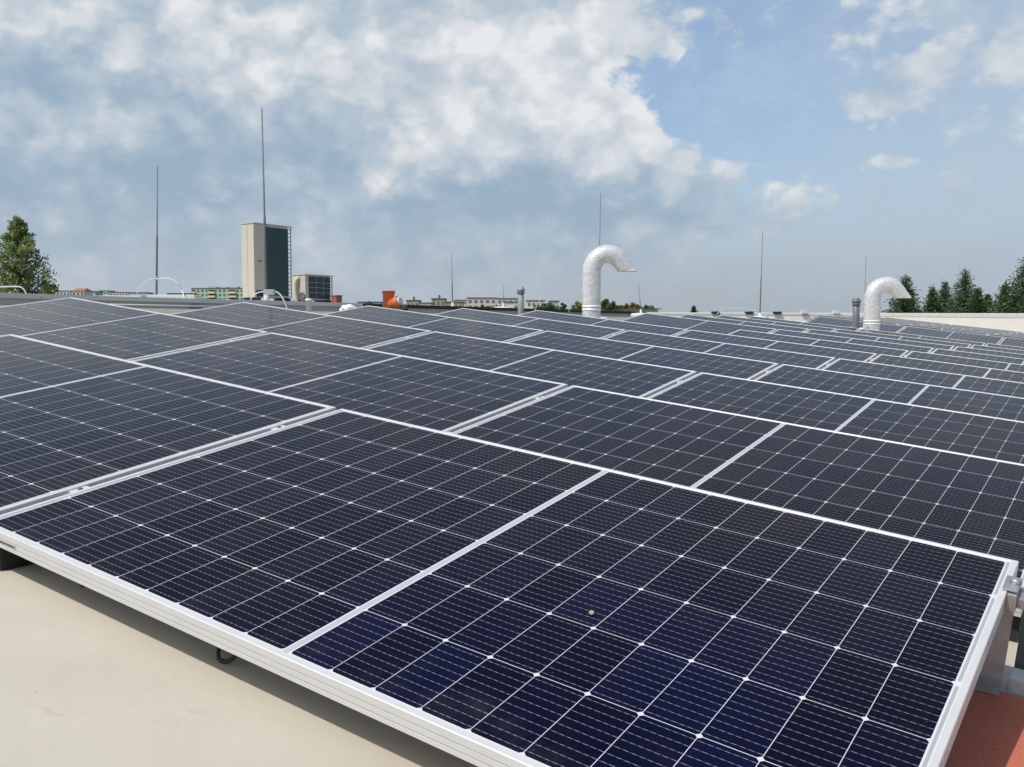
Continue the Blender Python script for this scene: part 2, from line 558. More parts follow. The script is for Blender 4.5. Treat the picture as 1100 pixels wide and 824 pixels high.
def foil_material():
    m_ = mat('crumpled_aluminium_foil', (0.95, 0.95, 0.94), 0.27, 0.30, 0.07, 9.0)
    t = m_.node_tree
    c = G(t)
    tc = c.node('ShaderNodeTexCoord')
    vo = c.node('ShaderNodeTexVoronoi', feature='F1')
    c.l.new(tc.outputs['Object'], vo.inputs['Vector'])
    vo.inputs['Scale'].default_value = 15.0
    h = c.m('ADD', c.m('MULTIPLY', vo.outputs['Distance'], 0.6), c.noise(tc.outputs['Object'], 18.0, 6, 0.65))
    bn = c.node('ShaderNodeBump')
    bn.inputs['Strength'].default_value = 0.24
    bn.inputs['Distance'].default_value = 0.02
    c.put(bn.inputs['Height'], h)
    c.l.new(bn.outputs[0], t.nodes['Principled BSDF'].inputs['Normal'])
    return m_


M_FOIL = foil_material()


def leaf_mat(name, c0, c1):
    m_ = bpy.data.materials.new(name)
    m_.use_nodes = True
    t = m_.node_tree
    c = G(t)
    b_ = t.nodes['Principled BSDF']
    tc = c.node('ShaderNodeTexCoord')
    ge = c.node('ShaderNodeNewGeometry')
    f = c.m('ADD', c.m('MULTIPLY', ge.outputs['Random Per Island'], 0.6), c.m('MULTIPLY', c.step(c.noise(tc.outputs['Object'], 0.9, 3), 0.35, 0.65), 0.4))
    c.l.new(c.mix(f, rgb(*c0), rgb(*c1)), b_.inputs['Base Color'])
    b_.inputs['Roughness'].default_value = 0.55
    tr = c.node('ShaderNodeBsdfTranslucent')
    c.l.new(c.mix(f, rgb(c0[0] * 1.6, c0[1] * 1.7, c0[2]), rgb(c1[0] * 1.6, c1[1] * 1.7, c1[2])), tr.inputs[0])
    ms = c.node('ShaderNodeMixShader')
    ms.inputs[0].default_value = 0.25
    c.l.new(b_.outputs[0], ms.inputs[1])
    c.l.new(tr.outputs[0], ms.inputs[2])
    c.l.new(ms.outputs[0], t.nodes['Material Output'].inputs[0])
    return m_


M_LEAF = leaf_mat('poplar_leaves', (0.11, 0.16, 0.055), (0.27, 0.32, 0.12))
M_LEAFY = leaf_mat('yellowing_leaves', (0.10, 0.11, 0.03), (0.26, 0.22, 0.06))
M_LEAFG = leaf_mat('mid_green_leaves', (0.05, 0.085, 0.025), (0.12, 0.15, 0.05))
M_NEEDLE = leaf_mat('spruce_needles', (0.04, 0.075, 0.036), (0.095, 0.15, 0.065))
M_BARK = mat('bark', (0.12, 0.095, 0.07), 0.9, 0, 0.3, 6.0)

# ------------------------------------------------------------------ ground and roof

bm = bmesh.new()
for s_ in (1,):
    vs_ = [bm.verts.new(c) for c in ((-6000, -3000, 0), (6000, -3000, 0), (6000, 9000, 0), (-6000, 9000, 0))]
    bm.faces.new(vs_)
M_GROUND = mat('distant_ground', (0.10, 0.11, 0.07), 0.95, 0, 0.4, 0.02)
struct(obj('ground', bm, M_GROUND))

WALL_U = -5.66        # inner face of the left parapet, along the slope
bm = bmesh.new()
poly = [(WALL_U - 0.12, -7), (7.0, -7), (7.0, 36), (-12.0, 36), (-12.0, 14.5), (WALL_U - 0.12, 14.5)]
poly = [(WALL_U - 0.12, -7), (7.0, -7), (7.0, 36), (WALL_U - 0.12, 36)]
top = [bm.verts.new((x, y, 0)) for x, y in poly]
bot = [bm.verts.new((x, y, -0.5)) for x, y in poly]
bm.faces.new(top)
bm.faces.new(bot[::-1])
for i in range(len(poly)):
    k = (i + 1) % len(poly)
    bm.faces.new((top[k], top[i], bot[i], bot[k]))
roof = struct(obj('roof', bm, M_MEMB))
roof.matrix_world = Matrix.Translation(rp(0, 0)) @ ROOF_M.to_4x4()

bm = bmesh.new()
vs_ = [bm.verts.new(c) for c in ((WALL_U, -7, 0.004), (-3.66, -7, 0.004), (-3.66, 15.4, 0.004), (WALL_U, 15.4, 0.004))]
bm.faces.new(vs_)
o_ = struct(obj('roof_edge_strip', bm, mat('dark_grey_membrane', (0.235, 0.225, 0.20), 0.85, 0, 0.2, 2.0)))  # darker grey band between the left parapet and the panel rows
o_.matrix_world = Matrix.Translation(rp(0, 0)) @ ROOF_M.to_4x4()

# body of the building under the roof (only its roof is in the picture)
bm = bmesh.new()
box(bm, -5.7, 6.8, -6.9, 35.8, -9.2, -1.9)
body = obj('building', bm, M_WHITEWALL)
body.matrix_world = Matrix.Translation(O) @ LEVEL_M.to_4x4()
tag(body, 'cream rendered building body below the sloped roof of solar panels', 'building')

# ------------------------------------------------------------------ solar panels


def frame_mesh():
    bm = bmesh.new()
    prof = [(0.0, -0.0350), (0.0, -0.0275), (0.0028, -0.0268), (0.0028, -0.0256), (0.0, -0.0251), (0.0, -0.0160),
            (0.0026, -0.0154), (0.0026, -0.0144), (0.0, -0.0138), (0.0, -0.0012), (0.0012, 0.0), (0.0102, 0.0), (0.0110, -0.0008),
            (0.0110, -0.0016), (0.0018, -0.0080), (0.0018, -0.0330), (0.0280, -0.0330), (0.0280, -0.0350)]
    loops = []
    for d, z in prof:
        loops.append([bm.verts.new(c) for c in ((d, d, z), (PW - d, d, z), (PW - d, PH - d, z), (d, PH - d, z))])
    n_ = len(loops)
    for i in range(n_):
        a, b_ = loops[i], loops[(i + 1) % n_]
        for k in range(4):
            bm.faces.new((a[k], a[(k + 1) % 4], b_[(k + 1) % 4], b_[k]))
    return bm


def glass_mesh():
    bm = bmesh.new()
    a = 0.004
    top = [bm.verts.new(c) for c in ((a, a, -0.0018), (PW - a, a, -0.0018), (PW - a, PH - a, -0.0018), (a, PH - a, -0.0018))]
    bot = [bm.verts.new((v_.co.x, v_.co.y, -0.0068)) for v_ in top]
    bm.faces.new(top)
    f = bm.faces.new(bot[::-1])
    f.material_index = 1
    for i in range(4):
        k = (i + 1) % 4
        bm.faces.new((top[k], top[i], bot[i], bot[k])).material_index = 1
    return bm


def clamp_mesh():
    bm = bmesh.new()
    box(bm, 0.001, GAP - 0.001, -0.022, 0.022, -0.016, -0.0035, bev=0.001)
    box(bm, 0.004, GAP - 0.004, -0.018, 0.018, -0.035, -0.0162)
    lathe(bm, [(0.0055, -0.0036), (0.0055, -0.0012), (0.0042, -0.0006)], Matrix.Translation((GAP / 2, 0, 0)), 10, 1)
    return bm


ORD = ['front', 'second', 'third', 'fourth', 'fifth', 'sixth', 'seventh', 'eighth', 'ninth', 'tenth', 'eleventh']
PG = 'tilted solar panels on the roof'


def panel_label(r, j, first, last):
    if r == 0:
        return ('nearest solar panel, complete, with a tan snail shell lying on its glass' if j == 0 else
                'front row solar panel cut off by the left edge of the photo')
    pos = 'left-end panel' if j == first else ('right-end panel' if j == last else 'middle panel')
    return f'{pos} of the {ORD[r]} row of solar panels counted from the camera'


proto = None


def place_panel(D, j, ds, label, last_j=0):
    global proto
    loc = O + V * (D * PITCH_V) + U * (j * (PW + GAP) + ds)
    M4 = Matrix.Translation(loc) @ TILT_M.to_4x4()
    if proto is None:
        root = thing('solar_panel', label, 'solar panel', group=PG)
        fr = obj('frame', frame_mesh(), M_ALU, root)
        gl = obj('glass', glass_mesh(), [M_CELL, M_BACK], root)
        cl = []
        for q_ in (0.23, 0.81):
            o_ = obj('clamp', clamp_mesh(), [M_ALU, M_DARKSTEEL], root, loc=(PW, q_, 0))
            cl.append(o_)
        proto = (root, [fr, gl] + cl)
    else:
        root = proto[0].copy()
        COL.objects.link(root)
        root['label'] = label
        for ch in proto[1]:
            if ch.name.startswith('clamp') and j == last_j:
                continue
            c_ = ch.copy()
            COL.objects.link(c_)
            c_.parent = root
    root.matrix_world = M4
    return root


place_panel(0, -1, 0, panel_label(0, -1, -1, 0))
near_panel = place_panel(0, 0, 0, panel_label(0, 0, -1, 0))
for r_ in range(1, 11):
    js = [-1, 0] if r_ == 6 else [-2, -1, 0]
    for j in js:
        place_panel(r_, j, 0, panel_label(r_, j, js[0], js[-1]))
for j in (-2, -1, 0):
    pos = {-2: 'left-end panel', -1: 'middle panel', 0: 'right-end panel'}[j]
    place_panel(13.75, j, -0.33, f'{pos} of the solar row just beyond the walkway with the right-hand foil duct')
FAR0 = 15.08
for k in range(6):
    for j in (-3, -2, -1):
        pos = {-3: 'left-end panel', -2: 'middle panel', -1: 'right-end panel'}[j]
        nm = ['second', 'third', 'fourth', 'fifth', 'sixth', 'last'][k]
        place_panel(FAR0 + k, j, 0.95, f'{pos} of the {nm} solar row beyond the walkway, before the cream wall', -1)

# details of the nearest panel
bm = bmesh.new()
box(bm, 0, 0.062, -0.0006, 0.0, -0.0235, -0.0165)
st = obj('sticker', bm, M_STICK, near_panel, loc=(0.077, -0.0004, 0))
bm = bmesh.new()
xx = 0.004
while xx < 0.057:
    w_ = rnd.uniform(0.0012, 0.0035)
    box(bm, xx, xx + w_, -0.0009, -0.0003, -0.0222, -0.0185)
    xx += w_ + rnd.uniform(0.0006, 0.0016)
obj('print', bm, M_PRINT, st)
bm = bmesh.new()
box(bm, 0.0, 0.016, -0.035, 0.035, -0.036, -0.002, bev=0.002)
box(bm, -0.009, 0.016, -0.030, 0.030, 0.001, 0.006, bev=0.0015)
lathe(bm, [(0.009, 0.005), (0.009, 0.013), (0.0065, 0.015)], Matrix.Translation((0.008, 0.0, 0)), 6)
box(bm, 0.016, 0.048, -0.024, 0.024, -0.030, -0.010, bev=0.002)
obj('end_clamp', bm, M_GALV, near_panel, loc=(PW + 0.0005, 0.915, 0))

# snail shell on the glass
bm = bmesh.new()
pts = []
for k in range(40):
    a_ = k / 39 * 2.6 * 2 * math.pi
    rr = 0.0003 + 0.0031 * (k / 39)
    pts.append(Vector((rr * math.cos(a_), rr * math.sin(a_), 0.0047 - 0.0029 * (k / 39))))
tube(bm, pts, [0.0005 + 0.0018 * (k / 39) for k in range(40)], 8)
sh = obj('snail_shell', bm, M_SHELL, smooth=True)
# where the view of (636,659) meets the panel plane
d_ = ray(636, 659)
t_ = (O - CAM).dot(PN) / d_.dot(PN)
sh.matrix_world = Matrix.Translation(CAM + d_ * t_ - PN * 0.0005) @ TILT_M.to_4x4() @ Matrix.Rotation(0.6, 4, 'X')
tag(sh, 'tiny tan snail shell lying on the glass of the nearest solar panel', 'snail shell')

# ------------------------------------------------------------------ mounting: rails with posts, rubber feet, deflector, ballast
for s_, lab in ((-PW - GAP * 1.5, 'galvanised mounting rail under the seam between left-end and middle panels'),
                (-GAP / 2, 'galvanised mounting rail under the seam between middle and right-end panels'),
                (PW - 0.05, 'galvanised mounting rail under the right ends of the solar rows')):
    t = thing('mounting_rail', lab, 'mounting rail', rp(s_, 0.0), ROOF_M, 'mounting rails under the panels')
    bm = bmesh.new()
    box(bm, -0.02, 0.02, 0.05, 10 * PITCH_V + 1.2, 0.012, 0.034)
    obj('rail', bm, M_GALV, t)
    bm0 = None
    for r_ in range(11):
        v0 = r_ * PITCH_V
        zt = HR + math.sin(TILT) * (PH - 0.06) - 0.036
        bm = bmesh.new()
        box(bm, -0.018, 0.018, v0 + math.cos(TILT) * (PH - 0.06) - 0.02, v0 + math.cos(TILT) * (PH - 0.06) + 0.02, 0.034, zt)
        obj('post', bm, M_GALV, t)
        bm = bmesh.new()
        box(bm, -0.05, 0.05, v0 + 0.03, v0 + 0.16, 0.0005, HR - 0.036 if r_ else HR - 0.036)
        obj('rubber_foot', bm, M_RUBBER, t)

# black block and cables under the front edge of the near panel
bm = bmesh.new()
box(bm, -0.22, 0.035, 0.012, 0.16, 0.001, 0.058, bev=0.006)
o_ = obj('rubber_block', bm, M_RUBBER)
o_.matrix_world = Matrix.Translation(rp(-0.005, 0)) @ ROOF_M.to_4x4()
tag(o_, 'black rubber support block under the front seam of the solar panels', 'support block')


def cable(pts, rad, label, m_=M_CABLE, name='cable', grp=None):
    bm = bmesh.new()
    tube(bm, spline(pts, 8), rad, 8)
    return tag(obj(name, bm, m_), label, 'cable', grp)


cable([rp(0.636, 0.15, 0.10), rp(0.646, 0.10, 0.05), rp(0.658, 0.072, 0.014), rp(0.676, 0.066, 0.0045), rp(0.694, 0.080, 0.016), rp(0.706, 0.14, 0.08)], 0.0038,
      'black cable loop sagging below the front edge of the nearest solar panel')
cable([rp(0.285, 0.15, 0.10), rp(0.29, 0.09, 0.07), rp(0.292, 0.05, 0.045), rp(0.297, 0.052, 0.04), rp(0.31, 0.11, 0.08)], 0.005,
      'short black cable end peeking out under the nearest panel near its left')

# deflector sheet standing under the rear edge of the near panel
bm = bmesh.new()
z1 = HR + math.sin(TILT) * (PH - 0.03) - 0.037
s0, s1 = 0.1, PW + 0.008
va, vb = math.cos(TILT) * (PH - 0.012), 1.0
nseg = 12
prof = [(va, z1), (va - 0.012, z1 - 0.006)]
for k in range(1, nseg):
    f = k / nseg
    prof.append((va - 0.012 + (vb - va + 0.012) * f - 0.012 * math.sin(math.pi * f), z1 - 0.006 + (0.016 - z1 + 0.006) * f))
prof.append((vb, 0.016))
prof.append((vb - 0.04, 0.014))
L0 = [bm.verts.new((s0, y, z)) for y, z in prof]
L1 = [bm.verts.new((s1, y, z)) for y, z in prof]
for k in range(len(prof) - 1):
    bm.faces.new((L0[k], L0[k + 1], L1[k + 1], L1[k]))
bmesh.ops.solidify(bm, geom=list(bm.faces), thickness=0.0018)
df = obj('wind_deflector', bm, M_SHEET)
df.matrix_world = Matrix.Translation(rp(0, 0)) @ ROOF_M.to_4x4()
tag(df, 'dull grey sheet metal wind deflector behind the right end of the nearest panel', 'deflector')

# slotted support plate and pale paver just beyond the near panel's rear right corner
t = thing('slotted_bracket', 'dark slotted steel bracket behind the rear right corner of the nearest panel', 'bracket', rp(1.772, 1.10), ROOF_M)
bm = bmesh.new()
box(bm, 0.0, 0.34, 0.0, 0.004, 0.012, 0.165)
obj('plate', bm, M_DARKSTEEL, t)
for k in range(3):
    for i in range(4):
        bm = bmesh.new()
        box(bm, 0.025 + i * 0.08, 0.055 + i * 0.08, -0.0015, 0.0, 0.045 + k * 0.045, 0.053 + k * 0.045)
        obj('slot', bm, M_PAVER, t)
bm = bmesh.new()
box(bm, -0.012, 0.36, -0.012, 0.03, 0.165, 0.185, bev=0.002)
obj('top_rail', bm, M_GALV, t)
bm = bmesh.new()
box(bm, 1.771, 2.10, 1.02, 1.09, 0.0015, 0.035, bev=0.006)
o_ = obj('paver', bm, M_PAVER)
o_.matrix_world = Matrix.Translation(rp(0, 0)) @ ROOF_M.to_4x4()
tag(o_, 'pale concrete ballast paver at the foot of the dark slotted bracket', 'paver')

# red mat
bm = bmesh.new()
box(bm, 1.62, 2.08, 0.45, 1.0, 0.001, 0.012, bev=0.003)
o_ = obj('rubber_mat', bm, M_MAT)
o_.matrix_world = Matrix.Translation(rp(0, 0)) @ ROOF_M.to_4x4()
tag(o_, 'brick red rubber mat on the roof beside the right edge of the nearest panel', 'mat')

# ------------------------------------------------------------------ parapet walls
CU = (CAM - O).dot(UH)
WH = -7.62            # level distance of the left wall from the camera, against UH
wall_top = 0.272      # above the camera


def lv(uh, v, z):
    """level frame about the camera: uh to the right along the rows, v away, z above the camera"""
    return CAM + UH * uh + V * v + Vector((0, 0, z))


LEVEL_CAM = Matrix.Translation(CAM) @ LEVEL_M.to_4x4()


def v_at_px(uh, px):
    """v where the vertical through px meets the line at uh"""
    k = (px - 550) / F_PX
    # point = uh*UH + v*V ; x/depth=k with depth ~ y
    return (k * uh * UH.y - uh * UH.x) / (V.x - k * V.y)


vA, vB, vC = v_at_px(WH, -260), v_at_px(WH, 388), v_at_px(WH, 692)
for (a_, b_, mcap, lab) in ((vA, vB - 0.002, M_CAPGREY, 'low grey rendered parapet with zinc capping in front of the air conditioning units'),
                            (vB + 0.002, vC, M_CAPBLACK, 'low grey parapet with black bitumen capping behind the orange pipe')):
    t = thing('parapet_wall', lab, 'parapet wall', (0, 0, 0))
    t.matrix_world = LEVEL_CAM
    bm = bmesh.new()
    box(bm, WH - 0.30, WH, a_, b_, -1.6, wall_top - 0.03)
    obj('wall', bm, M_CONC, t)
    bm = bmesh.new()
    nn = max(2, int((b_ - a_) / 1.6))
    for k in range(nn):
        y0 = a_ + (b_ - a_) * k / nn
        y1 = a_ + (b_ - a_) * (k + 1) / nn - 0.006
        box(bm, WH - 0.34, WH + 0.04, y0, y1, wall_top - 0.03, wall_top + rnd.uniform(-0.004, 0.004))
        box(bm, WH + 0.032, WH + 0.040, y0, y1, wall_top - 0.042, wall_top - 0.03)
    obj('capping', bm, mcap, t)
    if mcap is M_CAPGREY:
        vj = v_at_px(WH, 210)
        bm = bmesh.new()
        box(bm, WH, WH + 0.05, vj - 0.045, vj + 0.045, -0.4, wall_top - 0.07)
        obj('joint_strip', bm, M_PVCD, t)

# far cream wall, level, facing the camera
t = thing('parapet_wall', 'long cream rendered parapet with grey metal capping at the far right end of the roof', 'parapet wall', (0, 0, 0))
t.matrix_world = Matrix.Translation(CAM)
DW = 29.5
zr, zl = (351.2 - 337.6) / F_PX * DW, (351.2 - 336.2) / F_PX * DW
x0, x1 = (694 - 550) / F_PX * DW, (1290 - 550) / F_PX * DW
bm = bmesh.new()


def wz(x):
    return zl + (zr - zl) * (x - x0) / (x1 - x0)


def th(x):
    return 0.055 + 0.065 * max(0.0, min(1.0, (x - 8.0) / 8.0))


vs_ = []
for y in (DW, DW + 0.35):
    for x in (x0, x1):
        vs_.append((bm.verts.new((x, y, -3.5)), bm.verts.new((x, y, wz(x) - th(x)))))
a, b_, c_, d_ = vs_
for q in ((a[0], b_[0], b_[1], a[1]), (d_[0], c_[0], c_[1], d_[1]), (a[1], b_[1], d_[1], c_[1]), (b_[0], d_[0], d_[1], b_[1]), (c_[0], a[0], a[1], c_[1]), (a[0], c_[0], d_[0], b_[0])):
    bm.faces.new(q)
obj('wall', bm, M_WHITEWALL, t)
bm = bmesh.new()
nn = 9
for k in range(nn):
    xa = x0 - 0.05 + (x1 - x0 + 0.1) * k / nn
    xb = x0 - 0.05 + (x1 - x0 + 0.1) * (k + 1) / nn - 0.012
    za, zb = wz(xa), wz(xb)
    c8 = [bm.verts.new(p) for p in ((xa, DW - 0.012, za - th(xa)), (xb, DW - 0.012, zb - th(xb)), (xb, DW + 0.41, zb - th(xb)), (xa, DW + 0.41, za - th(xa)),
                                    (xa, DW - 0.012, za), (xb, DW - 0.012, zb), (xb, DW + 0.41, zb + 0.02), (xa, DW + 0.41, za + 0.02))]
    for q in ((0, 1, 5, 4), (1, 2, 6, 5), (2, 3, 7, 6), (3, 0, 4, 7), (4, 5, 6, 7), (3, 2, 1, 0)):
        bm.faces.new([c8[i] for i in q])
obj('capping', bm, M_CAPGREY, t)
for px in (768, 804, 834, 863, 897):
    bm = bmesh.new()
    xc = (px - 550) / F_PX * DW
    w_ = 0.12 if px < 850 else 0.09
    box(bm, xc - w_, xc + w_, DW - 0.10, DW + 0.1, wz(xc) - 0.02, wz(xc) + (0.05 if px < 850 else 0.09), bev=0.01)
    obj('holder', bm, M_DARK if px < 850 else M_PAVER, t)

# upper roof behind the left wall, carrying the air conditioning units
bm = bmesh.new()
UE, UZ = -15.0, 0.535
box(bm, UE - 16, UE, v_at_px(UE, -300), v_at_px(UE, 372), -9.9, UZ)
o_ = obj('upper_roof', bm, M_CONC)
o_.matrix_world = LEVEL_CAM
struct(o_)
bm = bmesh.new()
box(bm, UE - 4, WH - 0.31, v_at_px(WH, -300), v_at_px(WH, 700), -9.9, 0.25)
o_ = obj('lower_roof', bm, M_MEMB)
o_.matrix_world = LEVEL_CAM
struct(o_)

# ------------------------------------------------------------------ air conditioning units


def spot(px, uh):
    return v_at_px(uh, px)


def ac_unit(name, label, pxc, uh, wn, wl, h, coil, rows, cols, guard):
    """-V face is wn wide, +U face is wl long; near corner (UH+, V-) stands where px is pxc"""
    v0 = spot(pxc, uh)
    t = thing(name, label, 'air conditioner', lv(uh, v0, UZ + 0.0), LEVEL_M)
    bm = bmesh.new()
    ft = 0.07
    ca, cb = wl * (0.29 if h > 1 else 0.12), wl * 0.905
    bz = 0.05 if h > 1 else 0.03
    lc = wl * 0.915
    box(bm, -wn, 0, 0, lc, ft, h, bev=0.012)
    obj('casing', bm, M_BEIGE, t)
    bm = bmesh.new()
    box(bm, 0.001, 0.012, ca, cb, ft + bz, h - bz)
    cl = obj('coil', bm, coil, t)
    bm = bmesh.new()
    for k in range(1, rows):
        z = ft + 0.05 + (h - 0.1 - ft) * k / rows
        box(bm, 0.013, 0.016, ca, cb, z - 0.004, z + 0.004)
    for k in range(1, cols):
        y = ca + (cb - ca) * k / cols
        box(bm, 0.0165, 0.0195, y - 0.004, y + 0.004, ft + 0.05, h - 0.05)
    obj('wire_guard', bm, M_COIL2 if coil is M_COIL else M_GALV, cl)
    bm = bmesh.new()
    for k in range(guard + 1):
        z = ft + 0.03 + (h - 0.08 - ft) * k / guard
        box(bm, -0.012, 0.0, lc + 0.001, wl - 0.012, z - 0.010, z + 0.010)
    box(bm, -0.014, 0.002, wl - 0.0115, wl + 0.006, ft, h - 0.002)
    obj('ladder_guard', bm, M_GALV, t)
    bm = bmesh.new()
    box(bm, -wn - 0.015, 0.02, -0.015, wl + 0.015, h, h + 0.018, bev=0.004)
    obj('lid', bm, M_BEIGE, t)
    for y in (0.06, wl - 0.14):
        bm = bmesh.new()
        box(bm, -wn - 0.03, 0.03, y, y + 0.08, 0.0, ft)
        obj('foot', bm, M_DARK, t)
    return t


big = ac_unit('air_conditioner', 'tall beige outdoor air conditioning unit with dark teal coil', 274.5, -15.25, 0.37, 1.02, 1.58, M_COIL, 24, 1, 17)
bm = bmesh.new()
box(bm, 0.001, 0.006, 0.1, 0.2, 0.80, 0.83)
obj('badge', bm, M_PVCD, big)
bm = bmesh.new()
box(bm, -0.008, 0.004, 0.05, 0.30, 0.09, 0.22)
obj('service_opening', bm, M_DARK, big)
bm = bmesh.new()
box(bm, -0.195, -0.191, -0.0035, 0.0, 0.08, 1.57)
obj('panel_seam', bm, M_PVC, big)
small = ac_unit('air_conditioner', 'small low beige air conditioning unit with dark grid coil', 329.0, -15.6, 0.42, 0.84, 0.62, M_COIL2, 4, 3, 7)
bm = bmesh.new()
tube(bm, spline([(-0.22, -0.05, 0.02), (-0.24, -0.07, 0.18), (-0.25, -0.07, 0.36), (-0.23, -0.06, 0.50), (-0.20, 0.0, 0.56)], 6), 0.045, 12)
obj('duct', bm, M_BEIGE, small)
bm = bmesh.new()
tube(bm, spline([(-0.05, -0.03, 0.03), (-0.10, -0.05, 0.12), (-0.07, -0.06, 0.22), (-0.02, -0.03, 0.16), (-0.01, -0.02, 0.04)], 6), 0.025, 8)
obj('pipework', bm, M_PVCD, small)
bm = bmesh.new()
box(bm, -0.16, 0.0, 0.0, 0.18, 0.0, 0.16)
box(bm, -0.17, 0.01, -0.01, 0.19, 0.16, 0.185)
o_ = obj('clay_block', bm, mat('brick_red', (0.30, 0.085, 0.06), 0.8, 0, 0.2, 9.0))
o_.matrix_world = Matrix.Translation(lv(-15.3, spot(362, -15.3), UZ)) @ LEVEL_M.to_4x4()
tag(o_, 'small brick red block beside the low air conditioning unit', 'block')

# ------------------------------------------------------------------ lightning rods


def rod(px0, py0, px1, py1, depth, rad, label, base='block', bw=0.16):
    """rod from its foot (px0,py0) to its tip (px1,py1)"""
    a, b_ = pix(px0, py0, depth), pix(px1, py1, depth)
    t = thing('lightning_rod', label, 'lightning rod', a, group='lightning rods on the roof')
    bm = bmesh.new()
    L = b_ - a
    tube(bm, [Vector((0, 0, 0)), L * 0.45, L * 0.46, L], [rad, rad, rad * 0.72, rad * 0.5], 10)
    obj('rod', bm, M_ROD, t)
    if base == 'block':
        bm = bmesh.new()
        lathe(bm, [(bw, -0.09), (bw, -0.03), (bw * 0.9, -0.008), (rad * 2.2, 0.0), (rad * 2.0, 0.05), (rad * 1.1, 0.055)], None, 20)
        obj('base', bm, M_PAVER, t)
    return t


r1 = rod(168.2, 317, 169.2, 179, 12.5, 0.0135, 'thin grey lightning rod with white cables, left of the tall air conditioner', base=None)
bm = bmesh.new()
box(bm, -0.07, 0.55, -0.15, 0.15, -0.168, 0.0, bev=0.01)
box(bm, -1.05, -0.16, -0.12, 0.12, -0.168, -0.01, bev=0.01)
obj('base', bm, M_PAVER, r1)
bm = bmesh.new()
box(bm, -0.03, 0.03, -0.02, 0.02, 0.19, 0.24, bev=0.004)
obj('clamp', bm, M_GALV, r1)
r2 = rod(286.5, 330, 281.2, 116.5, 10.0, 0.0135, 'tallest lightning rod, standing in front of the tall air conditioner', bw=0.10)
bm = bmesh.new()
box(bm, -0.025, 0.085, -0.03, 0.03, 0.13, 0.185, bev=0.005)
obj('clamp', bm, M_GALV, r2)
bm = bmesh.new()
tube(bm, [Vector((0, 0, 0)), Vector((0, 0, 0.16))], 0.03, 12)
obj('socket', bm, M_PAVER, r2)
rod(486.2, 329, 485, 273, 13.5, 0.008, 'short thin lightning rod to the right of the orange pipe')
rod(540.4, 329, 541.3, 305, 15.0, 0.007, 'very short lightning rod just left of the grey vent pipe')
rod(642.6, 340, 645.2, 207, 13.2, 0.0095, 'thin lightning rod rising behind the nearer foil duct')
rod(688.4, 336, 686, 304, 15.0, 0.0075, 'short lightning rod right of the nearer foil duct')
rod(816.3, 339, 819.3, 248, 19.0, 0.012, 'lightning rod between the two foil ducts')
rod(928.2, 352, 930.2, 275, 17.0, 0.0085, 'lightning rod rising just left of the farther foil duct')


def px_cable(pp, depth, rad, label, grp='white lightning conductor cables'):
    rad *= 0.75
    cable([pix(x, y, d_) for x, y, d_ in [(p[0], p[1], p[2] if len(p) > 2 else depth) for p in pp]], rad, label, M_WHITECABLE, 'conductor_cable', grp)


px_cable([(169, 300), (178, 299), (185, 300.5), (191, 305), (195.5, 312), (198, 321, 11), (198.8, 332, 9.4)], 12.4, 0.010, 'white conductor cable arching right from the left lightning rod down the parapet')
px_cable([(167.5, 299.5), (161, 300), (154, 304.5), (149, 310), (147, 317)], 12.4, 0.006, 'white conductor cable arching left from the left lightning rod')
px_cable([(287, 313), (295, 313), (301, 316.5), (305, 323), (308.5, 332)], 10.0, 0.010, 'pale conductor cable arching right from the tallest lightning rod')
px_cable([(286, 313), (277, 314.5), (271, 319), (267, 326)], 10.0, 0.007, 'pale conductor cable arching left from the tallest lightning rod')
px_cable([(0, 308.5), (6, 308), (19, 308), (24, 309.5), (27, 313), (28, 316)], 8.2, 0.007, 'white cable looping over the parapet below the big tree')
px_cable([(574.5, 334), (577, 328), (580, 322), (582.5, 317.5)], 13.0, 0.005, 'white cable standing up at a slant right of the grey vent pipe')
px_cable([(770, 337.5), (774, 334), (777, 331.3), (785, 331.6), (797, 331.8), (806, 333), (813, 334.5)], 28.5, 0.012, 'pale conductor cable along the far cream wall to the lightning rod')
px_cable([(607, 321), (609.5, 328), (612, 336)], 14.0, 0.005, 'short white stake cable left of the nearer foil duct')

# white post stub near the tall units
bm = bmesh.new()
lathe(bm, [(0.03, -0.15), (0.03, 0.085), (0.036, 0.086), (0.036, 0.105), (0.01, 0.112)], None, 14)
o_ = obj('vent_stub', bm, M_BACK, loc=pix(331.7, 332.5, 9.7))
tag(o_, 'short white vent stub in front of the parapet below the low air conditioner', 'vent pipe')

# ------------------------------------------------------------------ foil ducts


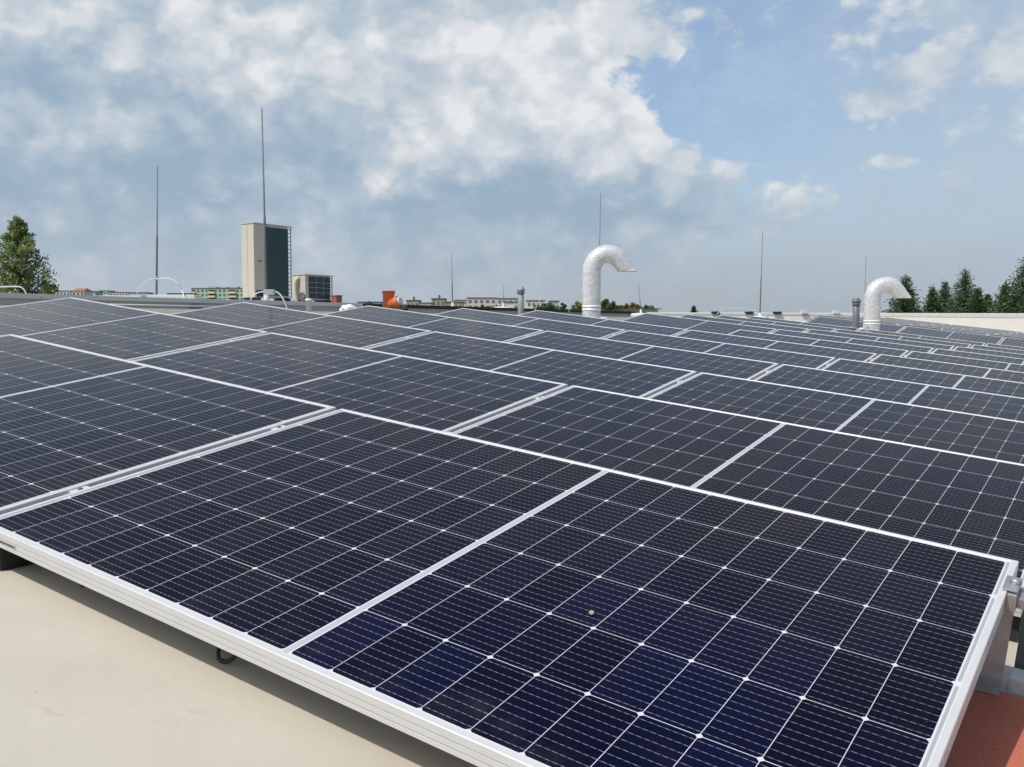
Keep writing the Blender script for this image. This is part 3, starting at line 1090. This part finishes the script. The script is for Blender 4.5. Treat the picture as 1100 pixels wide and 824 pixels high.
def foil_duct(label, pxs, k, depth, base, rpx):
    """pxs: centre line as (dx, dy up) in pixels from the foot; a swan neck of foil lagging"""
    s = depth / F_PX
    foot = pix(base[0], base[1], depth)
    t = thing('foil_duct', label, 'duct', foot, group='foil lagged swan neck ducts')
    rad = rpx * s
    cl = spline([Vector((x * s, 0, z * s)) for x, z in pxs], 10)
    bm = bmesh.new()
    seg = 28
    rings = tube(bm, cl, [rad * (1 + 0.012 * rnd.uniform(-1, 1)) * (1 - 0.10 * max(0.0, (i_ / len(cl) - 0.75) / 0.25)) for i_ in range(len(cl))], seg, cap=False)
    # cut the mouth level, as the photographed one is: keep every ring above the mouth's plane
    zc = cl[-1].z
    dirn = (cl[-1] - cl[-3]).normalized()
    for rg, c0 in zip(rings[len(rings) // 2:], cl[len(rings) // 2:]):
        for v_ in rg:
            if v_.co.z < zc and rg is not rings[-1]:
                v_.co = v_.co + dirn * ((v_.co.z - zc) / max(0.3, -dirn.z))
    for v_ in rings[-1]:
        v_.co = v_.co + dirn * ((v_.co.z - zc) / max(0.3, -dirn.z))
    for rg in rings[1:-1]:
        for v_ in rg:
            v_.co += Vector((rnd.uniform(-1, 1), rnd.uniform(-1, 1), rnd.uniform(-1, 1))) * rad * 0.007
    bmesh.ops.solidify(bm, geom=list(bm.faces), thickness=rad * 0.06)
    obj('lagging', bm, M_FOIL, t, smooth=True)
    bm = bmesh.new()
    for h_ in (0.34, 0.52):
        z = rad * h_ * 2
        lathe(bm, [(rad * 1.02, z - 0.012), (rad * 1.07, z - 0.006), (rad * 1.07, z + 0.006), (rad * 1.02, z + 0.012)], None, 28)
    obj('band', bm, M_FOIL, t, smooth=True)
    return t


neck = [(0, -14), (0, 0), (0, 22), (0, 44), (0.4, 51), (3.2, 58.5), (9, 64), (17, 66.2), (25, 64.2), (31, 58.5), (35.6, 52.6), (39.2, 47.6)]
foil_duct('nearer foil-wrapped swan neck duct on the roof, left of the cream wall', [(x, z) for x, z in neck], 1, 12.6, (635.3, 339.5), 9.8)
foil_duct('farther foil-wrapped swan neck duct on the roof, in front of the dark conifers', [(x * 0.83, z * 0.78 - 4) for x, z in neck], 1, 16.2, (936.3, 353.5), 8.3)

# ------------------------------------------------------------------ grey vent pipes


def vent(label, px, pyt, pyb, depth, wpx, m_):
    s = depth / F_PX
    foot = pix(px, pyb, depth)
    h = (pyb - pyt) * s
    r_ = wpx / 2 * s
    t = thing('vent_pipe', label, 'vent pipe', foot, group='capped grey vent pipes')
    bm = bmesh.new()
    lathe(bm, [(r_, -0.35), (r_, h * 0.74), (r_ * 0.93, h * 0.745)], None, 18)
    obj('pipe', bm, m_, t)
    bm = bmesh.new()
    lathe(bm, [(r_ * 0.8, h * 0.745), (r_ * 1.05, h * 0.75), (r_ * 1.28, h * 0.755), (r_ * 1.28, h * 0.80), (r_ * 0.95, h * 0.81)], None, 18)
    obj('collar', bm, M_PVCD, t)
    bm = bmesh.new()
    lathe(bm, [(r_ * 0.95, h * 0.81), (r_ * 1.3, h * 0.84), (r_ * 1.3, h * 0.92), (r_ * 1.0, h * 0.935), (r_ * 1.0, h * 0.97), (r_ * 0.6, h)], None, 18)
    obj('cap', bm, m_, t)
    return t


vent('light grey capped vent pipe in the middle distance, left of the nearer foil duct', 559.5, 308, 338, 13.2, 6.6, M_PVC)
vent('dark grey capped vent pipe beside the farther foil duct', 919.3, 320, 351.5, 15.9, 7.2, M_PVCD)

# ------------------------------------------------------------------ orange pipe branch, sack and small clutter
DP = 10.0
s = DP / F_PX
t = thing('pipe_branch', 'orange plastic pipe branch with white cap lying upright behind the solar panels', 'pipe fitting', pix(417.5, 333, DP))
bm = bmesh.new()
r_ = 6.3 * s
h = 20.5 * s
lathe(bm, [(r_, -0.1), (r_, h * 0.80), (r_ * 1.10, h * 0.82), (r_ * 1.10, h * 0.97), (r_ * 1.14, h * 0.975), (r_ * 1.14, h), (r_ * 0.98, h), (r_ * 0.98, h * 0.6)], None, 24)
obj('barrel', bm, M_ORANGE, t)
bm = bmesh.new()
dirb = Vector((0.80, -0.45, 0.28)).normalized()
Mb = Matrix.Translation((0.02, -0.02, h * 0.28)) @ dirb.to_track_quat('Z', 'Y').to_matrix().to_4x4()
lathe(bm, [(r_ * 0.86, 0.0), (r_ * 0.86, 0.075), (r_ * 0.98, 0.08), (r_ * 0.98, 0.118), (r_ * 0.9, 0.12)], Mb, 22)
obj('branch', bm, M_ORANGE, t)
bm = bmesh.new()
lathe(bm, [(r_ * 0.72, 0.1205), (r_ * 0.72, 0.138), (r_ * 0.5, 0.143)], Mb, 20)
obj('cap', bm, M_PAVER, t)


def lump(name, label, cat, c, rx, ry, rz, m_, seed, mats=None):
    rr = random.Random(seed)
    bm = bmesh.new()
    bmesh.ops.create_icosphere(bm, subdivisions=3, radius=1.0)
    ph = [rr.uniform(0, 6.28) for _ in range(6)]
    for v_ in bm.verts:
        p = v_.co
        k = 1 + 0.14 * math.sin(3.1 * p.x + ph[0]) * math.sin(2.7 * p.y + ph[1]) + 0.08 * math.sin(6.3 * p.x + ph[2] + 4 * p.z) + 0.05 * math.sin(9 * p.y + ph[3])
        z = p.z * k
        v_.co = Vector((p.x * k * rx, p.y * k * ry, max(z, -0.55) * rz))
    return tag(obj(name, bm, mats or m_, smooth=True, loc=c), label, cat)


sk = lump('plastic_sack', 'crumpled white plastic sack with red print, half hidden behind the panels', 'sack', pix(374, 332.5, 9.6), 0.085, 0.07, 0.05, M_SACK, 3)
bm = bmesh.new()
for i in range(5):
    a_ = rnd.uniform(0, 0.1)
    box(bm, -0.05 + i * 0.018, -0.04 + i * 0.018, -0.0735, -0.0705, -0.012 + a_ * 0.2, 0.006 + a_ * 0.2)
obj('print', bm, M_REDPRINT, sk)
lump('cable_coil', 'black rubber lump on the parapet left of the orange pipe', 'rubber lump', pix(396, 326.5, 10.6), 0.05, 0.04, 0.028, M_RUBBER, 5)
bm = bmesh.new()
ptsc = [Vector((0.03 * math.cos(a_), 0, 0.03 * math.sin(a_))) for a_ in [2 * math.pi * k / 20 for k in range(21)]]
lathe(bm, [(0.026, -0.05), (0.033, -0.048), (0.033, 0.0), (0.020, 0.004)], Matrix.Rotation(R(65), 4, 'X'), 18)
o_ = obj('round_plug', bm, M_RUBBER, loc=pix(434.5, 329.8, 9.9))
tag(o_, 'round black plug right of the orange pipe branch', 'pipe plug')
for px, py, w_ in ((145, 331, 0.03), (152, 331.6, 0.045)):
    lump('rubber_pad', 'black rubber pad at the foot of the parapet, ' + ('smaller left one' if w_ < 0.04 else 'larger right one') + ' of two', 'rubber pad', pix(px, py, 9.0), w_, 0.04, 0.022, M_RUBBER, int(px))
# pale conduit along the parapet foot
bm = bmesh.new()
tube(bm, [rp(WALL_U + 0.05, v_, 0.03) for v_ in (3.9, 4.6, 5.4)], 0.008, 8)
tag(obj('conduit', bm, M_PAVER), 'pale straight conduit along the foot of the left parapet', 'conduit')

# ------------------------------------------------------------------ trees


def leaf_quads(bm, c, r_, n_, size, rr, flat=0.35):
    for _ in range(n_):
        d = Vector((rr.gauss(0, 1), rr.gauss(0, 1), rr.gauss(0, 1))).normalized() * r_ * rr.random() ** 0.45
        d.z *= 0.85
        p = c + d
        nrm = (d.normalized() * 0.6 + Vector((rr.gauss(0, 1), rr.gauss(0, 1), rr.gauss(0, 1) + flat)).normalized()).normalized()
        a_ = nrm.orthogonal().normalized()
        a_ = Matrix.Rotation(rr.uniform(0, 6.28), 3, nrm) @ a_
        b_ = nrm.cross(a_)
        s_ = size * rr.uniform(0.6, 1.3)
        q = [bm.verts.new(p + v_) for v_ in (-a_ * s_, b_ * s_ * 0.55, a_ * s_, -b_ * s_ * 0.55)]
        bm.faces.new(q)


def broadleaf(label, base, height, width, m_, seed, leaf, nbr=34, shape='round', per=46, grp=None, lean=0.0, z_from=0.16, name='broadleaf_tree'):
    rr = random.Random(seed)
    t = thing(name, label, 'tree', base, group=grp)
    bm = bmesh.new()
    tr = [Vector((lean * (k / 6) ** 2 + rr.uniform(-0.01, 0.01) * height, rr.uniform(-0.01, 0.01) * height, height * (0.98 if shape == 'poplar' else 0.94) * k / 6)) for k in range(7)]
    tube(bm, tr, [0.022 * (1 - k / 6.05) * height for k in range(7)], 9)
    lb = bmesh.new()
    for i in range(nbr):
        f = z_from + (0.97 - z_from) * (i + rr.random()) / nbr
        k = min(5, int(f * 6))
        p0 = tr[k].lerp(tr[k + 1], min(1, max(0, f * 6 - k)))
        a_ = i * 2.4 + rr.uniform(-0.4, 0.4)
        if shape == 'poplar':
            gz = (f - z_from) / (1 - z_from)
            ext = width * 0.5 * (0.06 + 0.94 * (1 - gz) ** 0.95) * rr.uniform(0.7, 1.12)
            rise = 0.9
        else:
            gz = (f - z_from) / (1 - z_from)
            ext = width * 0.5 * math.sqrt(max(0.12, 1 - (1.7 * gz - 0.7) ** 2)) * rr.uniform(0.7, 1.1)
            rise = 0.3
        tip = p0 + Vector((math.cos(a_) * ext, math.sin(a_) * ext, ext * rise))
        mid = p0.lerp(tip, 0.5) + Vector((0, 0, ext * 0.06))
        tube(bm, [p0, mid, tip], [0.010 * height * (1.1 - f), 0.006 * height * (1.1 - f), 0.003 * height * (1.1 - f) + 0.004], 5)
        for c_, rr_ in ((tip, 0.34), (mid, 0.36), (p0.lerp(tip, 0.78), 0.3)):
            leaf_quads(lb, c_ + Vector((rr.gauss(0, 1), rr.gauss(0, 1), rr.gauss(0, 1))) * ext * 0.08, max(0.06 * width, ext * rr_), per, leaf, rr)
    obj('trunk', bm, M_BARK, t)
    obj('crown', lb, m_, t)
    return t


def conifer(label, base, height, width, seed, grp=None, tiers=26, size=0.3, span=5.0):
    rr = random.Random(seed)
    t = thing('conifer_tree', label, 'tree', base, group=grp)
    bm = bmesh.new()
    tube(bm, [Vector((0, 0, 0)), Vector((0.02 * height, 0, height * 0.6)), Vector((0, 0, height))], [0.018 * height, 0.011 * height, 0.003 * height], 8)
    lb = bmesh.new()
    f0 = max(0.05, 1 - span / height)
    for i in range(tiers):
        f = i / (tiers - 1)
        z = height * f0 + span * (f * 0.985)
        R_ = width * 0.5 * (1 - f) ** 1.0 * (1 + 0.25 * math.sin(i * 2.3 + seed)) + 0.004 * height
        nb_ = max(5, int(12 * (1 - f) + 5))
        for k in range(nb_):
            a_ = 2 * math.pi * (k + rr.random()) / nb_
            L = R_ * rr.uniform(0.55, 1.15)
            d = Vector((math.cos(a_), math.sin(a_), rr.uniform(-0.25, 0.12)))
            p0 = Vector((0, 0, z))
            tip = p0 + d * L + Vector((0, 0, L * 0.14))
            tube(bm, [p0, p0.lerp(tip, 0.6)], [0.03 * L + 0.006, 0.006], 4, cap=False)
            m2 = int((12 + 44 * L / (width * 0.5)) * max(1.0, (width / 4.2) ** 1.2))
            for q_ in range(m2):
                g_ = rr.random() ** 0.75
                p = p0.lerp(tip, g_) + Vector((rr.gauss(0, 1), rr.gauss(0, 1), rr.gauss(0, 1) - 0.5)) * 0.055 * width * 0.5
                sd = Vector((-d.y, d.x, 0)) * rr.choice((-1, 1))
                o2 = (d * 0.9 + sd * rr.uniform(0.2, 0.9) + Vector((0, 0, rr.uniform(-0.45, 0.5)))).normalized()
                ln = size * rr.uniform(0.6, 1.3) * (0.6 + 0.4 * (1 - f))
                w2 = o2.cross(Vector((rr.gauss(0, 1), rr.gauss(0, 1), rr.gauss(0, 1)))).normalized() * ln * 0.24
                lb.faces.new([lb.verts.new(p - w2 * 0.6), lb.verts.new(p + o2 * ln * 0.5 - w2), lb.verts.new(p + o2 * ln), lb.verts.new(p + o2 * ln * 0.5 + w2)])
    obj('trunk', bm, M_BARK, t)
    obj('crown', lb, M_NEEDLE, t)
    return t


def base_at(px, depth):
    p = pix(px, 351.2, depth)
    return Vector((p.x, p.y, 0))


def h_to(py, depth):
    return Z0 + (351.2 - py) / F_PX * depth


D_ = 42.0
broadleaf('tall green broadleaf tree at the left edge behind the parapet', base_at(25, D_), h_to(222, D_), 2.8, M_LEAF, 11, 0.06, 84, 'poplar', 46, z_from=0.68)
broadleaf('low broadleaf tree leaning out right of the tall tree at the left edge', base_at(44, D_ + 1), h_to(292, D_ + 1), 2.0, M_LEAF, 12, 0.065, 26, 'poplar', 60, lean=0.5, z_from=0.72)
broadleaf('dense dark broadleaf tree cut off by the left edge of the photo', base_at(-18, D_ + 2), h_to(274, D_ + 2), 2.4, M_LEAF, 13, 0.075, 40, 'round', 70, z_from=0.6)
for (px, py, w_, dep, m_, lab, sd) in (
        (588, 322, 24, 150, M_NEEDLE, 'dark bushy tree left of the nearer foil duct, beyond the parapet', 21),
        (622, 320, 24, 140, M_LEAFY, 'olive yellow tree partly behind the nearer foil duct', 22),
        (655, 319, 26, 150, M_LEAFG, 'round green tree just right of the nearer foil duct', 23),
        (675, 322, 18, 152, M_LEAFY, 'yellow-green tree between a green and a tall yellow tree', 24),
        (682, 320, 16, 146, M_LEAFY, 'taller yellow tree right of the nearer foil duct', 25),
        (697, 324, 22, 150, M_LEAFG, 'low dark green tree at the left end of the cream wall', 26)):
    broadleaf(lab, base_at(px, dep), h_to(py, dep) * 1.02, w_ / F_PX * dep * 1.2, m_, sd, 0.2, 34, 'round', 60, 'trees beyond the black capped parapet', z_from=0.55)
for (px, pyt, wpx, dep, lab, sd) in (
        (972, 297, 44, 62, 'dark conifer right behind the farther foil duct', 31),
        (1001, 309, 26, 66, 'slim dark conifer, first of the clump right of the duct', 32),
        (1014, 303, 26, 70, 'dark conifer between the slim first one and the clump\'s highest', 36),
        (1035, 290, 42, 64, 'highest dark conifer in the middle of the clump above the cream wall', 33),
        (1049, 310, 26, 62, 'lower conifer at the right side of the clump above the cream wall', 34),
        (1060, 316, 16, 66, 'smallest conifer, between the clump and the big conifer at the right edge', 35),
        (1101, 279, 70, 60, 'big dark conifer cut off by the right edge of the photo', 37),
        (1079, 305, 30, 61, 'conifer at the left side of the big one by the right edge', 38),
        (745, 329, 7, 190, 'tiny far conifer above the left part of the cream wall', 39)):
    H_ = h_to(pyt, dep)
    # width is what shows above the wall, the hidden lower crown is wider
    vis = (339 - pyt) / F_PX * dep
    span = vis * 2.0
    conifer(lab, base_at(px, dep), H_, wpx / F_PX * dep * 1.9, sd, 'dark conifers beyond the cream wall', 40 if dep < 100 else 22, 0.24 if dep < 100 else 0.5, span)

# ------------------------------------------------------------------ the town on the horizon


def wallmat(name, c):
    return mat(name, c, 0.85, 0, 0.08, 0.4)


M_WIN = mat('hazed_window_glass', (0.13, 0.15, 0.17), 0.15, 0, 0.2, 1.0)  # lightened: distance haze and sky reflection are put into the glass colour
M_ROOFR = mat('tiled_roof', (0.28, 0.13, 0.09), 0.85, 0, 0.15, 1.0)
M_ROOFD = mat('dark_flat_roof', (0.10, 0.10, 0.10), 0.85, 0, 0.15, 1.0)
BG = 'buildings of the town on the horizon'


def town(label, px0, px1, pyt, depth, m_, wins=None, roof='flat', extra=None, dp=14.0):
    xa, xb = (px0 - 550) / F_PX * depth, (px1 - 550) / F_PX * depth
    H_ = h_to(pyt, depth)
    t = thing('town_building', label, 'building', ((xa + xb) / 2, depth, 0), group=BG)
    w_ = (xb - xa) / 2
    bm = bmesh.new()
    box(bm, -w_, w_, 0, dp, 0, H_)
    obj('wall', bm, m_, t)
    bm = bmesh.new()
    if roof == 'flat':
        box(bm, -w_ - 0.3, w_ + 0.3, -0.3, dp + 0.3, H_, H_ + 0.45 * min(1, depth / 500))
        obj('roof', bm, M_ROOFD, t)
    else:
        rz = min(3.0, w_ * 0.5)
        a = [bm.verts.new(p) for p in ((-w_ - .4, -.4, H_), (w_ + .4, -.4, H_), (w_ + .4, dp + .4, H_), (-w_ - .4, dp + .4, H_), (-w_ * .8, dp / 2, H_ + rz), (w_ * .8, dp / 2, H_ + rz))]
        for q in ((0, 1, 5, 4), (2, 3, 4, 5), (1, 2, 5), (3, 0, 4), (3, 2, 1, 0)):
            bm.faces.new([a[i] for i in q])
        obj('roof', bm, M_ROOFR, t)
    if wins:
        nx, nz, fh = wins
        for i in range(nx):
            for k in range(nz):
                z = H_ - 1.0 - fh * k
                x = -w_ + 2 * w_ * (i + 0.5) / nx
                ww = 0.27 * 2 * w_ / nx
                bm = bmesh.new()
                box(bm, x - ww, x + ww, -0.12, -0.02, z - fh * 0.5, z)
                obj('window', bm, M_WIN, t)
    return t, w_, H_


M_GREENW = wallmat('pale_green_render', (0.40, 0.54, 0.36))  # town wall colours kept pale to stand in for distance haze
M_YEL = wallmat('pale_yellow_render', (0.70, 0.60, 0.32))
M_PINK = wallmat('pale_pink_render', (0.60, 0.49, 0.42))
M_OLIVE = wallmat('olive_render', (0.40, 0.37, 0.25))
M_CREAM = wallmat('town_cream_render', (0.62, 0.59, 0.52))
M_GREYB = wallmat('town_grey_render', (0.42, 0.43, 0.44))
DG = 700.0
t, w_, H_ = town('long pale green apartment block with yellow balconies left of the tall unit', 207, 268, 310.3, DG, M_GREENW, (13, 4, 2.9))
k0 = DG / F_PX
for i, px in enumerate((209, 228.5, 251)):
    for k in range(3):
        bm = bmesh.new()
        x = (px - 550) * k0 - (207 + 268 - 1100) / 2 * k0
        ww = (2.2 if i == 0 else 3.8) * k0
        z = H_ - 2.2 - 2.9 * k
        box(bm, x - ww, x + ww, -1.4, -0.13, z - 1.5, z)
        obj('balcony', bm, M_YEL, t)
        bm = bmesh.new()
        box(bm, x - ww * 0.8, x + ww * 0.8, -0.5, -0.125, z + 0.02, z + 1.2)
        obj('loggia', bm, M_DARK, t)
for px in (228, 251, 240):
    bm = bmesh.new()
    x = (px - 550) * k0 - (207 + 268 - 1100) / 2 * k0
    box(bm, x - 3.2, x + 3.2, 3, 9, H_ + 0.45, H_ + 1.6)
    obj('roof_house', bm, M_GREYB, t)

for a in (
        ('pinkish apartment block left of the light grey vent pipe', 502, 533, 320.6, 520, M_PINK, (5, 3, 3.0), 'flat'),
        ('pinkish block touching the light grey vent pipe, with a dark flat roof', 534, 557.5, 321.2, 560, M_PINK, (4, 3, 3.0), 'flat'),
        ('cream houses cluster just right of the light grey vent pipe', 566, 585, 323.5, 480, M_CREAM, (4, 2, 3.0), 'flat'),
        ('cream block in front of the dark bushy tree', 591, 600, 324, 300, M_CREAM, (3, 2, 3.0), 'flat'),
        ('low white building left of the small cream block', 545, 552, 325, 380, M_CREAM, None, 'flat'),
        ('pale far building with low roof between rod and vent pipe', 488, 501, 322.8, 640, M_CREAM, (4, 2, 3.0), 'flat'),
        ('olive block with chimney stack just right of the orange pipe', 437, 450, 323.3, 430, M_OLIVE, (3, 2, 3.0), 'flat'),
        ('white low building between two olive blocks', 451, 463, 326, 420, M_CREAM, None, 'flat'),
        ('olive block with tall chimney left of the short lightning rod', 464, 478, 321.5, 440, M_OLIVE, (3, 2, 3.0), 'flat'),
        ('olive low block right of the short lightning rod', 479, 497, 325.0, 430, M_OLIVE, (4, 1, 3.0), 'flat'),
        ('red roofed house just above the left parapet', 79, 92, 312.8, 560, M_CREAM, (3, 1, 3.0), 'tile'),
        ('grey far block right of the red roofed house', 93, 104, 313.6, 640, M_GREYB, None, 'flat'),
        ('low cream block left of the red roofed house', 62, 77, 313.0, 700, M_CREAM, (4, 1, 3.0), 'flat'),
        ('far pale green block above the left parapet', 109, 119, 312.8, 800, M_GREENW, (3, 1, 3.0), 'flat'),
        ('pale hall right of the far pale green block', 120, 139, 314.5, 760, M_CREAM, (6, 1, 3.0), 'flat'),
        ('grey hall left of the rod\'s pale base', 140, 160, 314.8, 720, M_GREYB, None, 'flat'),
        ('grey warehouse right of the left lightning rod', 181, 206, 315.8, 600, M_GREYB, None, 'flat'),
        ('small grey block between the low unit and the orange pipe', 385, 409, 325.0, 520, M_GREYB, None, 'flat'),
        ('pale flat roofed building at the left end of the cream wall', 684, 706, 332.4, 90, M_CREAM, None, 'flat')):
    lab, x0_, x1_, yt, dep, m_, wn_, rf = a
    tb, w_, H_ = town(lab, x0_, x1_, yt, dep, m_, wn_, rf, dp=12 if dep > 150 else 5)
    if 'chimney' in lab:
        bm = bmesh.new()
        k = dep / F_PX
        lathe(bm, [(1.2 * k, H_ + 0.46), (1.0 * k, H_ + 4.4 * k), (1.2 * k, H_ + 4.5 * k), (1.2 * k, H_ + 5.2 * k)], Matrix.Translation((0.5 * k, 4, 0)), 12)
        obj('chimney', bm, M_GREYB, tb)
for (px, py, w_, dep, sd, lab) in (
        (459, 324.5, 9, 260, 51, 'small dark bush tree between the two olive blocks'),
        (521, 324.5, 20, 300, 52, 'olive green tree in front of the pinkish apartment block'),
        (536, 325, 16, 320, 53, 'green tree in front of the second pinkish block'),
        (606, 320, 11, 230, 54, 'narrow dark tree beside the white stake left of the foil duct')):
    broadleaf(lab, base_at(px, dep), h_to(py, dep), w_ / F_PX * dep, M_LEAFG if sd != 54 else M_NEEDLE, sd, 0.4, 18, 'round', 26, 'trees in the town', z_from=0.5)
# dark belt of far tree tops along the horizon (reads as one mass)
rr = random.Random(77)
bm = bmesh.new()
for i in range(420):
    x = rr.uniform(-620, 420)
    leaf_quads(bm, Vector((x, 900 + rr.uniform(-60, 60), rr.uniform(5, 9 + 6 * rr.random()))), rr.uniform(5, 9), 22, 2.6, rr)
o_ = obj('woodland', bm, M_LEAFG)
o_['kind'] = 'stuff'
